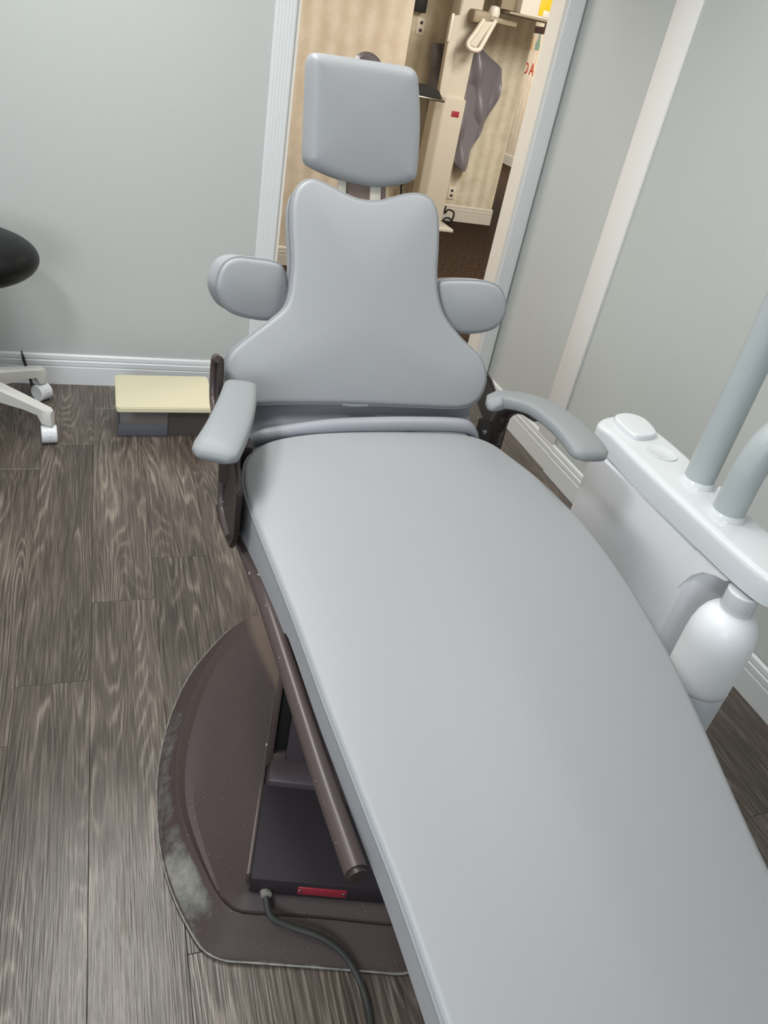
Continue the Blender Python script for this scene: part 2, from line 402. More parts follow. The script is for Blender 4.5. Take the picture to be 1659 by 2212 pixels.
# ------------------------------------------------------------------ room shell
YB = 3.20; XR = 1.82; ZC = 2.44; XL = -2.2; YF = -1.8
fl = struct(box('floor', (XL, YF, -0.06), (XR, YB + 0.075, -0.004), M['gap'], bev=0))
# planks, each one a piece of the floor
PW = 0.1745; X0 = -0.236; PL = 1.22
known = {-1: 2.487, 0: 1.449, 1: 1.75, 2: 1.945, 3: 2.466, 10: 0.762, 9: 1.30, 8: 2.05, 7: 1.62, 6: 2.38, 5: 1.1, 4: 1.5}
rng = random.Random(4)
def plank(x0, x1, y0, y1, k):
    g = 0.0003; b = 0.0008
    V = [(x0 + g, y0 + g, -0.004), (x1 - g, y0 + g, -0.004), (x1 - g, y1 - g, -0.004), (x0 + g, y1 - g, -0.004),
         (x0 + g, y0 + g, -b), (x1 - g, y0 + g, -b), (x1 - g, y1 - g, -b), (x0 + g, y1 - g, -b),
         (x0 + g + b, y0 + g + b, 0), (x1 - g - b, y0 + g + b, 0), (x1 - g - b, y1 - g - b, 0), (x0 + g + b, y1 - g - b, 0)]
    F = [(8, 9, 10, 11)] + [(i, (i + 1) % 4, 4 + (i + 1) % 4, 4 + i) for i in range(4)] + [(4 + i, 4 + (i + 1) % 4, 8 + (i + 1) % 4, 8 + i) for i in range(4)]
    return obj('plank', V, F, M['plank'], fl, smooth=False)
for k in range(-7, 12):
    x0 = X0 + k * PW; x1 = min(x0 + PW, XR)
    if x0 >= XR: break
    j = known.get(k, rng.uniform(0.4, 2.4))
    ys = [j + i * PL for i in range(-4, 4)]
    cuts = [max(-0.6, YF)] + [y for y in ys if -0.55 < y < YB + 0.02] + [YB + 0.075]
    for a, b_ in zip(cuts, cuts[1:]): plank(x0, x1, a, b_, k)

# back wall with the doorway cut in it
DL, DR, DH = 0.672, 1.738, 2.06
poly = [(XL, 0), (DL, 0), (DL, DH), (DR, DH), (DR, 0), (XR, 0), (XR, ZC), (XL, ZC)]
struct(prism('wall_back', poly, (0, YB + 0.105, 0), (1, 0, 0), (0, 0, 1), 0.105, M['sage']))
struct(box('wall_right', (XR, YF, 0), (XR + 0.12, YB + 0.15, ZC), M['sage'], bev=0))
struct(box('wall_left', (XL - 0.12, YF, 0), (XL, YB, ZC), M['sage'], bev=0))
struct(box('wall_front', (XL - 0.12, YF - 0.12, 0), (XR + 0.12, YF, ZC), M['sage'], bev=0))
struct(box('ceiling', (XL - 0.12, YF - 0.12, ZC), (6.4, 14.2, ZC + 0.1), M['ceil'], bev=0))

BASE = [(0, 0), (0.013, 0), (0.013, 0.078), (0.0105, 0.080), (0.0105, 0.083), (0.0125, 0.086), (0.0125, 0.104), (0.008, 0.108), (0.008, 0.111), (0.011, 0.114), (0.0095, 0.128), (0.004, 0.134), (0, 0.134)]
def baseboard(name, a, b_, inward, sc=1.0, off=0.0, material=None):
    """moulded skirting from a to b (floor points); inward = unit vector into the room"""
    a = Vector((*a, 0)); b_ = Vector((*b_, 0)); n = Vector((*inward, 0))
    rings = [[p + n * (x + off) + Vector((0, 0, z * sc)) for x, z in BASE] for p in (a, b_)]
    return struct(loft(name, rings, material or M['trim'], sharp=20))
baseboard('baseboard_back', (XL, YB), (0.588, YB), (0, -1))
baseboard('baseboard_right', (XR, 2.456), (XR, YB - 0.022), (-1, 0), 0.97)
bb2 = baseboard('baseboard_right.001', (XR, YF), (XR, 2.455), (-1, 0), 1.0, 0.008)

# fluted casings round the door, the jamb lining and the wall batten
def casing(name, x0, x1):
    w = x1 - x0; P = [(0, 0)]
    for i in range(5):
        c = 0.2 + 0.15 * i
        for t in (-0.055, -0.03, 0.0, 0.03, 0.055):
            dep = 0.018 - (0.0007 if abs(t) < 0.04 else 0.0)
            P.append(((c + t) * w, dep))
    P = [(0, 0), (0, 0.012), (0.06 * w, 0.017)] + P[1:] + [(0.94 * w, 0.017), (w, 0.012), (w, 0)]
    rings = [[Vector((x0 + x, YB - d, z)) for x, d in P] for z in (0.0, DH + 0.08)]
    return struct(loft(name, rings, M['trim'], sharp=25))
casing('trim_1', 0.588, 0.670)
casing('trim_2', 1.736, 1.812)
struct(box('trim_4', (0.588, YB - 0.019, DH), (1.812, YB, DH + 0.085), M['trim'], bev=0.003))
struct(prism('door_1', [(DL, 0), (DL + 0.012, 0), (DL + 0.012, DH - 0.012), (DR - 0.012, DH - 0.012), (DR - 0.012, 0), (DR, 0), (DR, DH), (DL, DH)], (0, YB + 0.107, 0), (1, 0, 0), (0, 0, 1), 0.110, M['jamb']))
bat = struct(box('trim_3', (XR - 0.012, 2.462, 0.128), (XR, 2.60, ZC), M['batten'], bev=0.003))

# ------------------------------------------------------------------ hall beyond the doorway
struct(box('floor_hall', (-1.6, YB + 0.075, -0.06), (6.4, 14.2, 0.002), M['carpet'], bev=0))
struct(box('wall_hall_left', (-1.6, 5.25, 0), (1.82, 7.45, ZC), M['paperA'], bev=0))
struct(box('wall_hall_back', (1.82, 7.33, 0), (3.72, 7.45, ZC), M['paperB'], bev=0))
struct(box('wall_hall_right', (6.2, 3.2, 0), (6.4, 14.2, ZC), M['paperA'], bev=0))
struct(box('wall_hall_end', (-1.6, 14.0, 0), (6.4, 14.2, ZC), M['paperA'], bev=0))
struct(box('wall_hall_side', (-1.75, YB, 0), (-1.6, 14.2, ZC), M['paperA'], bev=0))
struct(box('wall_hall_front', (XR + 0.12, YB, 0), (6.4, YB + 0.15, ZC), M['paperA'], bev=0))
baseboard('baseboard_hall_left', (-1.6, 5.25), (1.82, 5.25), (0, -1), 0.95, material=M['xwhite'])
baseboard('baseboard_hall_back', (1.82, 7.33), (3.735, 7.33), (0, -1), 1.15, material=M['xwhite'])
baseboard('baseboard_hall_right', (6.2, 3.4), (6.2, 14.0), (-1, 0), 1.15, material=M['xwhite'])

# ------------------------------------------------------------------ dental chair
ch = thing('dental_chair', 'grey upholstered dental chair on a worn brown base, its back towards the doorway', 'dental chair')
SL = 0.085 / 1.05
def seat_z(y): return 0.67 + SL * (y - 0.25)
SEAT = [(0.283, 1.319), (0.326, 1.347), (0.410, 1.370), (0.538, 1.382), (0.650, 1.385), (0.761, 1.374), (0.818, 1.341), (0.845, 1.285), (0.876, 1.206), (0.896, 1.116), (0.907, 1.025), (0.907, 0.922), (0.899, 0.817), (0.885, 0.714), (0.867, 0.628), (0.846, 0.543), (0.826, 0.467), (0.809, 0.399), (0.798, 0.349), (0.783, 0.24), (0.772, 0.10), (0.762, -0.04), (0.735, -0.105), (0.66, -0.135), (0.53, -0.145), (0.41, -0.135), (0.345, -0.105), (0.322, -0.04), (0.316, 0.10), (0.309, 0.22),
        (0.300, 0.400), (0.289, 0.523), (0.281, 0.612), (0.274, 0.689), (0.268, 0.774), (0.262, 0.850), (0.254, 0.934), (0.246, 1.015), (0.238, 1.103), (0.233, 1.171), (0.238, 1.229), (0.254, 1.283)]
def seat_bot(q):
    t = min(max((q[1] - 0.865) / 0.04, 0), 1); t = t * t * (3 - 2 * t)
    return 0.066 + 0.046 * t
Vs = Vector((0, 1, SL)); Vs = tuple(Vs)
seat, rim, A, Nn, at = cushion('seat_cushion', SEAT, (0, 0, seat_z(0)), (1, 0, 0), Vs, 0.1, 0.007, 0.028, M['vinyl'], ch, n=220, bottom=seat_bot, soft=0.13)
tube('piping', rim[::2], 0.0032, M['vinyl_pipe'], seat, sides=6, closed=True, n=300)

BO = Vector((0.514, 1.463, 0.857)); s26, c26 = math.sin(math.radians(26)), math.cos(math.radians(26))
BW = (0, s26, c26); BN = Vector((0, -c26, s26))
BACK = [(-0.108, 0.398), (-0.081, 0.394), (-0.040, 0.380), (-0.009, 0.371), (0.020, 0.369), (0.049, 0.373), (0.075, 0.382), (0.107, 0.393), (0.133, 0.397), (0.157, 0.393), (0.174, 0.379), (0.184, 0.347), (0.186, 0.292), (0.185, 0.232), (0.191, 0.182), (0.210, 0.137), (0.249, 0.096), (0.301, 0.055), (0.318, 0.027), (0.322, 0.003), (0.315, -0.026), (0.296, -0.052), (0.252, -0.066), (0.145, -0.066), (0.021, -0.064), (-0.073, -0.064), (-0.176, -0.067), (-0.230, -0.070), (-0.259, -0.061), (-0.280, -0.032), (-0.284, -0.002), (-0.280, 0.026), (-0.259, 0.051), (-0.202, 0.097), (-0.165, 0.129), (-0.153, 0.152), (-0.147, 0.185), (-0.144, 0.233), (-0.148, 0.312), (-0.146, 0.353), (-0.134, 0.381)]
back, rim, A, Nn, at = cushion('backrest', BACK, BO, (1, 0, 0), BW, 0.075, 0.008, 0.018, M['vinyl'], ch, n=220, soft=0.09)
tube('piping', rim[::2], 0.0034, M['vinyl_pipe'], back, sides=6, closed=True, n=300)
tube('seam', [at(a - m * 0.0005, -0.030) for a, m in zip(A[::2], Nn[::2])], 0.0013, M['stitch'], back, sides=5, closed=True, n=300)
tube('piping_joint', [Vector(BO) + Vector((x, 0, 0)) + Vector(BW) * y + BN * (-0.006) for x, y in ((-0.03, -0.066), (0.0, -0.0675), (0.03, -0.066))], 0.0038, M['vinyl_pipe'], back, sides=6)
shell = prism('back_shell', [(x * 0.9, y * 0.93 + 0.005) for x, y in BACK], BO - BN * 0.088, (1, 0, 0), BW, 0.016, M['darkm'], ch)
# headrest
hs, hc = math.sin(math.radians(9)), math.cos(math.radians(9))
HW = (0, hs, hc); HN = Vector((0, -hc, hs)); HO = Vector((0.514, 1.680, 1.324))
HEAD = [(-0.122,0.108), (-0.106,0.115), (-0.019,0.118), (0.061,0.121), (0.090,0.120), (0.104,0.111), (0.111,0.094), (0.124,0.035), (0.132,-0.036), (0.133,-0.082), (0.122,-0.095), (0.093,-0.106), (0.056,-0.114), (0.019,-0.116), (-0.034,-0.111), (-0.076,-0.102), (-0.105,-0.093), (-0.115,-0.085), (-0.119,-0.068), (-0.122,0.009), (-0.125,0.082)]
hd, rim, A, Nn, at = cushion('headrest', HEAD, HO + HN * 0.012, (1, 0, 0), HW, 0.055, 0.018, 0.010, M['vinyl'], ch, n=120, soft=0.05)
lathe('headrest_knob', [(0.0, -0.012), (0.03, -0.012), (0.036, -0.004), (0.036, 0.006), (0.028, 0.014), (0.0, 0.016)], HO + Vector(HW) * 0.104 + Vector((0.012, 0, 0)) - HN * 0.058, M['brown'], ch, rot=Matrix.Rotation(math.radians(72), 3, 'X'))
box('headrest_plate', tuple(HO + Vector((-0.035, 0, 0)) + Vector(HW) * -0.0 - HN * 0.055 - Vector((0, 0.006, 0.30))), tuple(HO + Vector((0.075, 0.006, 0.10)) - HN * 0.055), M['mount'], ch, bev=0.003, rot=Matrix.Rotation(math.radians(-22), 4, 'X'), piv=HO)
box('headrest_slide', tuple(HO + Vector((0.035, 0.040, -0.30))), tuple(HO + Vector((0.060, 0.048, 0.05))), M['plate'], ch, bev=0.002, rot=Matrix.Rotation(math.radians(-22), 4, 'X'), piv=HO)

box('headrest_slide', tuple(HO + Vector((-0.038, 0.040, -0.30))), tuple(HO + Vector((-0.020, 0.048, 0.05))), M['plate'], ch, bev=0.002, rot=Matrix.Rotation(math.radians(-22), 4, 'X'), piv=HO)

# arm slings at each side of the back
def wing(P, ang, poly):
    a = math.radians(ang); u = Vector((math.cos(a), math.sin(a), 0)); w_ = Vector((0, math.sin(math.radians(10)), math.cos(math.radians(10)))); w_ = (w_ - u * u.dot(w_)).normalized()
    o, rim, A, Nn, at = cushion('arm_sling', poly, P, tuple(u), tuple(w_), 0.062, 0.007, 0.014, M['vinyl'], ch, n=90, soft=0.04)
    tube('piping', rim, 0.003, M['vinyl_pipe'], o, sides=6, closed=True, n=110)
wing((0.282, 1.554, 0.999), 16, [(-0.072, 0.004), (-0.066, 0.033), (-0.051, 0.054), (-0.026, 0.063), (0.005, 0.061), (0.053, 0.055), (0.077, 0.044), (0.089, 0.013), (0.088, -0.026), (0.073, -0.057), (0.050, -0.065), (0.006, -0.060), (-0.037, -0.047), (-0.060, -0.027)])
wing((0.799, 1.556, 1.003), -6, [(-0.088, 0.009), (-0.090, 0.032), (-0.079, 0.044), (-0.033, 0.051), (0.024, 0.054), (0.055, 0.047), (0.075, 0.029), (0.085, 0.005), (0.084, -0.023), (0.068, -0.046), (0.035, -0.060), (-0.016, -0.067), (-0.049, -0.058), (-0.074, -0.031)])

# loose vinyl flap that closes the gap between back and seat, with its rolled fold
prof = [(1.500, 0.830), (1.478, 0.800), (1.462, 0.772), (1.444, 0.750), (1.420, 0.742), (1.396, 0.745), (1.380, 0.735), (1.365, 0.71)]
pr = spline(prof, 20)
xs = np.linspace(0.266, 0.812, 28)
rings = []
for x in xs:
    e = math.exp(-((x - 0.283) / 0.05) ** 2) * 0.018
    rings.append([(x, y + 0.006 * math.sin(9 * x + 30 * z) * (1 - i / 20), z - e + 0.003 * math.sin(14 * x)) for i, (y, z) in enumerate(pr)])
loft('back_flap', rings, M['flap'], ch, closed=False)
tube('flap_roll', [(0.270, 1.380, 0.712), (0.292, 1.390, 0.735), (0.372, 1.392, 0.752), (0.452, 1.392, 0.765), (0.535, 1.392, 0.771), (0.644, 1.392, 0.775), (0.758, 1.392, 0.773), (0.792, 1.390, 0.758), (0.806, 1.385, 0.735)], lambda t: 0.017 * min(1, 0.45 + 6 * min(t, 1 - t)), M['flap'], ch, sides=14, n=60)

# side plates, arm posts and armrests
pl_ = prism('side_plate', [(1.452, 0.865), (1.435, 0.895), (1.415, 0.905), (1.402, 0.88), (1.395, 0.832), (1.24, 0.828), (1.14, 0.812), (1.105, 0.78), (1.105, 0.68), (1.14, 0.635), (1.30, 0.590), (1.34, 0.60), (1.255, 0.69), (1.262, 0.765), (1.35, 0.785), (1.43, 0.79), (1.452, 0.82)], (0.206, 0, 0), (0, 1, 0), (0, 0, 1), 0.010, M['darkm'], ch, bev=0.003)
tube('side_lip', [(0.204, 1.412, 0.900), (0.203, 1.438, 0.893), (0.203, 1.453, 0.862), (0.203, 1.440, 0.80), (0.203, 1.37, 0.785), (0.203, 1.270, 0.765), (0.203, 1.255, 0.72), (0.203, 1.25, 0.68), (0.205, 1.225, 0.655), (0.207, 1.15, 0.655)], 0.008, M['brown'], pl_, sides=10, n=60)
prism('side_plate', [(1.60, 0.822), (1.57, 0.838), (1.53, 0.832), (1.46, 0.800), (1.40, 0.785), (1.405, 0.750), (1.44, 0.735), (1.50, 0.730), (1.57, 0.760), (1.60, 0.79)], (0.876, 0, 0), (0, 1, 0), (0, 0, 1), 0.014, M['darkm'], ch, bev=0.004)
box('hinge_block', (0.222, 1.30, 0.60), (0.268, 1.43, 0.765), M['darkm'], ch, bev=0.006)
brk = prism('arm_bracket', [(0.832, 0.64), (0.912, 0.64), (0.912, 0.742), (0.90, 0.748), (0.832, 0.768)], (0, 1.447, 0), (1, 0, 0), (0, 0, 1), 0.008, M['darkm'], ch, bev=0.0015)
for x, z in ((0.851, 0.733), (0.885, 0.728)):
    lathe('bolt', [(0.0, 0.0), (0.007, 0.0), (0.007, 0.003), (0.004, 0.005), (0.0, 0.005)], (x, 1.439, z), M['steel'], brk, n=10, rot=Matrix.Rotation(math.radians(90), 3, 'X'))
tube('arm_post', [(0.890, 1.452, 0.70), (0.888, 1.445, 0.76), (0.892, 1.425, 0.805), (0.902, 1.385, 0.832), (0.908, 1.33, 0.840)], 0.021, M['darkm'], ch, sides=12)
tube('arm_post', [(0.215, 1.25, 0.72), (0.214, 1.255, 0.78), (0.213, 1.27, 0.815), (0.220, 1.30, 0.832)], 0.021, M['darkm'], ch, sides=12)
def armrest(path, wid):
    P = spline(path, 26); rings = []
    for i, p in enumerate(P):
        t = P[min(i + 1, 25)] - P[max(i - 1, 0)]; t /= np.linalg.norm(t)
        up = np.array([0, 0, 1.0]); b = np.cross(t, up); b /= np.linalg.norm(b); u = np.cross(b, t)
        f = i / 25; hw = np.interp(f, [0, .08, .5, 1], wid) ; th = np.interp(f, [0, .12, 1], [0.010, 0.017, 0.017])
        ew = min(1, (1 - (1 - min(1, f / 0.08)) ** 2) ** 0.5 * 0.5 + 0.5) * ((1 - max(0, (f - 0.9) / 0.1) ** 2.5) ** 0.5 * 0.35 + 0.65)
        e = min(1, math.sin(min(1, f / 0.06) * math.pi / 2) * 0.55 + 0.45) * min(1, math.sin(min(1, (1 - f) / 0.10) * math.pi / 2) * 0.62 + 0.38)
        ring = []
        for k in range(20):
            a = 2 * math.pi * k / 20; ca, sa = math.cos(a), math.sin(a)
            q = 0.62
            ring.append(p + b * hw * ew * math.copysign(abs(ca) ** q, ca) + u * th * e * math.copysign(abs(sa) ** q, sa))
        rings.append(ring)
    loft('armrest', rings, M['pad'], ch, sharp=80)
armrest([(0.252, 1.402, 0.832), (0.249, 1.392, 0.850), (0.228, 1.30, 0.856), (0.197, 1.20, 0.854), (0.162, 1.122, 0.842)], (0.031, 0.033, 0.038, 0.043))
armrest([(0.812, 1.372, 0.826), (0.846, 1.392, 0.842), (0.903, 1.33, 0.856), (0.929, 1.225, 0.855), (0.934, 1.122, 0.842)], (0.013, 0.026, 0.040, 0.045))

# steel rails that carry the seat, and the frame under the cushion
def rail(sgn):
    mx = lambda x: x if sgn > 0 else 1.118 - x
    pts = [(mx(0.226), 1.31, 0.600), (mx(0.236), 1.19, 0.622), (mx(0.243), 1.07, 0.636), (mx(0.249), 0.95, 0.640), (mx(0.255), 0.84, 0.636), (mx(0.260), 0.73, 0.632), (mx(0.265), 0.60, 0.632), (mx(0.273), 0.474, 0.632)]
    t = tube('rail', pts, 0.0155, M['brown'], ch, sides=14, n=50)
    tube('rail_tip', [(mx(0.2728), 0.477, 0.632), (mx(0.2735), 0.467, 0.632)], 0.0125, M['darkm'], t, sides=12, n=4)
rail(1); rail(-1)
box('seat_frame', (0.300, 0.60, 0.575), (0.815, 1.42, 0.606), M['darkm'], ch, bev=0.006)

# base: rotated with respect to the seat
b_al = math.radians(16.7); bv = Vector((math.sin(b_al), math.cos(b_al), 0)); bu = Vector((math.cos(b_al), -math.sin(b_al), 0)); bo = Vector((0.34, 0.655, 0))
def bp(u, v, z): return bo + bu * u + bv * v + Vector((0, 0, z))
half = [(0.0, -0.007), (-0.16, -0.007), (-0.189, -0.003), (-0.209, 0.008), (-0.245, 0.047), (-0.281, 0.097), (-0.313, 0.153), (-0.342, 0.222), (-0.367, 0.310), (-0.382, 0.379), (-0.391, 0.474), (-0.390, 0.569), (-0.378, 0.668), (-0.354, 0.755), (-0.311, 0.861), (-0.268, 0.915), (-0.209, 0.928), (0.0, 0.930)]
outl = half + [(-u, v) for u, v in half[-2:0:-1]]
ou = spline(outl, 132, True)
ridge = [(0.0, 0.056), (-0.10, 0.054), (-0.150, 0.054), (-0.178, 0.066), (-0.205, 0.093), (-0.255, 0.165), (-0.303, 0.250), (-0.328, 0.320), (-0.344, 0.411), (-0.346, 0.523), (-0.335, 0.65), (-0.312, 0.75), (-0.281, 0.835), (-0.250, 0.885), (-0.19, 0.900), (0.0, 0.905)]
rg = ridge + [(-u, v) for u, v in ridge[-2:0:-1]]
rg = spline(rg, 132, True)
def rect_at(q):
    if q[1] > 0.40:                                   # a crease runs from the box corner to the rear corner of the ridge
        if abs(q[0]) * (0.885 - 0.56) > 0.146 * (0.885 - q[1]) + 0.262 * (q[1] - 0.56) - 1e-4:
            return np.array((math.copysign(0.146, q[0]), 0.40 + (min(q[1], 0.885) - 0.40) * 0.16 / 0.485))
        if q[1] > 0.7: return np.array((q[0] * 0.146 / 0.262, 0.56))
    return rect_clamp(q)
def rect_clamp(q):
    """foot of the machinery box nearest to a ridge point: a rounded rectangle"""
    u = min(max(q[0], -0.146), 0.146); v = min(max(q[1], 0.086), 0.56); return np.array((u, v))
# resample by polar angle round the centre so the rings correspond
def polar(P, c=(0.0, 0.42), n=132):
    a = np.arctan2(P[:, 0] - c[0], -(P[:, 1] - c[1])); r = np.hypot(P[:, 0] - c[0], P[:, 1] - c[1]); o = np.argsort(a); a, r = a[o], r[o]
    q = np.linspace(-math.pi, math.pi, n, endpoint=False)
    rr = np.interp(q, np.r_[a[-1] - 2 * math.pi, a, a[0] + 2 * math.pi], np.r_[r[-1], r, r[0]])
    return np.stack([c[0] + rr * np.sin(q), c[1] - rr * np.cos(q)], 1)
ou = polar(spline(outl, 600, True)); rg = polar(spline(ridge + [(-u, v) for u, v in ridge[-2:0:-1]], 600, True))
rc = np.array([rect_at(q) for q in rg])
rings = []; wear = []
def addring(P, z, wv):
    zz = z if callable(z) else (lambda p: z)
    rings.append([bp(p[0], p[1], zz(p)) for p in P]); wear.extend([wv(p) if callable(wv) else wv for p in P])
side_wear = lambda k: (lambda p: k * max(math.exp(-((p[1] - 0.13) / 0.10) ** 2), 0.62 * math.exp(-((p[1] - 0.34) / 0.30) ** 4)) * (1 if p[0] < 0 else 0.5))
addring(ou, 0.0, 0.5); addring(ou, 0.008, 0.5); addring(ou * 0.994 + np.array((0, 0.42)) * 0.006, 0.012, 0.35); addring(ou * 0.988 + np.array((0, 0.42)) * 0.012, 0.0135, side_wear(0.75))
addring(ou * 0.75 + rg * 0.25, 0.024, side_wear(0.75)); addring(ou * 0.45 + rg * 0.55, 0.038, side_wear(0.75)); addring(ou * 0.2 + rg * 0.8, 0.050, side_wear(0.6))
addring(ou * 0.05 + rg * 0.95, 0.058, 0.12); addring(rg * 0.99 + rc * 0.01, 0.060, 0.1); addring(rg * 0.95 + rc * 0.05, 0.058, 0.05)
for f, z in ((0.10, 0.055), (0.2, 0.056), (0.35, 0.066), (0.55, 0.084), (0.75, 0.104), (0.92, 0.120), (1.0, 0.126)):
    addring(rg * (1 - f) + rc * f, (lambda zz, ff: (lambda p: zz if p[1] > 0.11 or ff < 0.2 else zz + (0.056 + 0.034 * ff - zz) * min(1, (0.11 - p[1]) / 0.03)))(z, f), 0.0)
n_ = 132; Vb = [v for r in rings for v in r]; Fb = []
for j in range(len(rings) - 1):
    for i in range(n_): Fb.append((j * n_ + i, j * n_ + (i + 1) % n_, (j + 1) * n_ + (i + 1) % n_, (j + 1) * n_ + i))
Fb.append(tuple((len(rings) - 1) * n_ + i for i in range(n_)))
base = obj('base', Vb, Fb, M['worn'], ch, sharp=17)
at_ = base.data.attributes.new('wear', 'FLOAT', 'POINT')
at_.data.foreach_set('value', wear)
af = base.data.attributes.new('lit_facet', 'FLOAT', 'POINT')
af.data.foreach_set('value', [1.0 if (q[1] > 0.559 and abs(q[0]) < 0.1459) else 0.0 for q in rc] * len(rings))  # mask of the rear facet, where brighter light is put into the colour
tube('base_rim', [bp(p[0], p[1], 0.008) for p in ou[::2]], 0.0022, M['bare'], base, sides=6, closed=True, n=200)
FR = Matrix.Translation(bo) @ Matrix(((bu.x, bv.x, 0, 0), (bu.y, bv.y, 0, 0), (0, 0, 1, 0), (0, 0, 0, 1)))
def bbox(name, a, b_, m, parent, bev=0.004, seg=2):
    o = box(name, a, b_, m, parent, bev, seg); o.data.transform(FR); return o
cov = bbox('pump_cover', (-0.141, 0.077, 0.092), (0.141, 0.29, 0.141), M['dark'], ch, 0.004)
bbox('cover_step', (-0.134, 0.282, 0.10), (0.141, 0.345, 0.157), M['housing'], ch, 0.006)
bbox('cover_flange', (-0.150, 0.09, 0.10), (-0.1412, 0.56, 0.134), M['brown'], ch, 0.002)
npl = bbox('nameplate', (-0.050, 0.0745, 0.106), (0.044, 0.0775, 0.129), M['red'], cov, 0.001)
for x in (-0.045, 0.039): bbox('rivet', (x - 0.003, 0.0730, 0.115), (x + 0.003, 0.0750, 0.121), M['steel'], cov, 0.0008)
col = bbox('lift_column', (-0.104, 0.338, 0.12), (0.140, 0.62, 0.585), M['housing'], ch, 0.006)
bbox('slot_plate', (-0.142, 0.337, 0.125), (-0.130, 0.56, 0.40), M['brown'], ch, 0.003)
bbox('slot_recess', (-0.131, 0.352, 0.13), (-0.103, 0.56, 0.375), M['black'], ch, 0.006)
bbox('slot_foot', (-0.131, 0.338, 0.13), (-0.103, 0.356, 0.172), M['brown'], ch, 0.002)
tube('power_cord', [bp(-0.108, 0.085, 0.104), bp(-0.107, 0.066, 0.098), (0.264, 0.722, 0.080), (0.299, 0.702, 0.068), (0.350, 0.676, 0.060), (0.386, 0.649, 0.045), (0.409, 0.617, 0.024), (0.420, 0.575, 0.008), (0.415, 0.52, 0.007), (0.39, 0.42, 0.007), (0.36, 0.30, 0.007)], 0.0065, M['cord'], ch, sides=10, n=70)
lathe('cord_grommet', [(0.0, -0.006), (0.011, -0.006), (0.010, 0.006), (0.0, 0.008)], bp(-0.108, 0.074, 0.102), M['bare'], ch, n=12, rot=Matrix.Rotation(math.radians(70), 3, 'X'))

# ------------------------------------------------------------------ delivery unit at the right of the chair
un = thing('delivery_unit', 'white dental delivery unit with two grey posts standing beside the right wall', 'dental unit')
L_ = [(1.10, 1.352), (1.106, 1.30), (1.100, 1.20), (1.097, 1.10), (1.096, 1.00), (1.095, 0.90), (1.096, 0.83), (1.102, 0.775), (1.118, 0.745), (1.16, 0.728), (1.205, 0.735), (1.228, 0.765), (1.232, 0.85), (1.232, 0.95), (1.236, 1.05), (1.250, 1.16), (1.256, 1.26), (1.250, 1.34), (1.226, 1.39), (1.180, 1.402), (1.130, 1.385)]
slab, rim, A, Nn, at = cushion('top_deck', L_, (0, 0, 0.806), (1, 0, 0), (0, 1, 0), 0.064, 0.014, 0.0, M['white'], un, n=140, step=0.02)
bodyp = [(1.104, 1.34), (1.104, 0.932), (1.112, 0.922), (1.14, 0.912), (1.18, 0.902), (1.194, 0.89), (1.20, 0.872), (1.228, 0.872), (1.232, 0.95), (1.240, 1.10), (1.244, 1.34), (1.22, 1.375), (1.13, 1.375)]
prism('cabinet_body', bodyp, (0, 0, 0.0), (1, 0, 0), (0, 1, 0), 0.744, M['body'], un, bev=0.006, seg=2)
ar = [(0.936, 0.742), (0.936, 0.64), (0.930, 0.660), (0.918, 0.688), (0.898, 0.712), (0.868, 0.728), (0.842, 0.735), (0.838, 0.742)]
prism('arch', ar, (1.104, 0, 0), (0, 1, 0), (0, 0, 1), 0.092, M['body'], un, bev=0.001)
CAP = [(1.152, 1.368), (1.190, 1.388), (1.222, 1.380), (1.236, 1.352), (1.226, 1.298), (1.205, 1.276), (1.155, 1.270), (1.142, 1.30)]
cushion('cap_button', CAP, (0, 0, 0.820), (1, 0, 0), (0, 1, 0), 0.016, 0.006, 0.003, M['white'], un, n=60, step=0.012, rb=0.002)
lathe('dish', [(0.030, -0.001), (0.036, 0.0), (0.037, 0.0025), (0.034, 0.003), (0.030, 0.0015), (0.0, 0.0012)], (1.185, 1.212, 0.806), M['white'], un, n=32, sx=0.95, sy=1.05)
def post(name, pts, r, collar):
    t = tube(name, pts, r, M['post'], un, sides=28, n=60)
    lathe('collar', [(r, -0.002), (r + 0.007, 0.0), (r + 0.006, 0.004), (r + 0.001, 0.010), (r, 0.012)], collar, M['white'], t, n=32)
post('post', [(1.190, 1.085, 0.800), (1.190, 1.085, 1.2), (1.190, 1.085, 1.7), (1.190, 1.085, 2.2)], 0.032, (1.190, 1.085, 0.806))
post('curved_post', [(1.168, 0.962, 0.800), (1.168, 0.962, 0.86), (1.170, 0.962, 0.92), (1.185, 0.962, 0.975), (1.225, 0.962, 1.015), (1.29, 0.962, 1.03), (1.40, 0.962, 1.03), (1.6, 0.962, 1.03)], 0.032, (1.168, 0.962, 0.806))
box('tab', (1.196, 1.018, 0.803), (1.224, 1.036, 0.828), M['white'], un, bev=0.002)
bt = tag(lathe('water_bottle', [(0.0, 0.40), (0.056, 0.40), (0.0630, 0.406), (0.0642, 0.42), (0.0642, 0.522)], (1.118, 0.804, -0.014), M['water'], None, n=40), 'milky white plastic water bottle hanging under the end of the delivery unit deck', 'bottle')
lathe('bottle_shoulder', [(0.0642, 0.522), (0.0650, 0.525), (0.0642, 0.528), (0.0642, 0.628), (0.0630, 0.650), (0.0590, 0.672), (0.052, 0.690), (0.043, 0.702), (0.034, 0.709), (0.029, 0.712)], (1.118, 0.804, -0.014), M['bottle'], bt, n=40)
lathe('bottle_cap', [(0.0, 0.696), (0.029, 0.696), (0.031, 0.700), (0.031, 0.738), (0.028, 0.7415), (0.0, 0.7415)], (1.118, 0.804, 0), M['white'], bt, n=28)

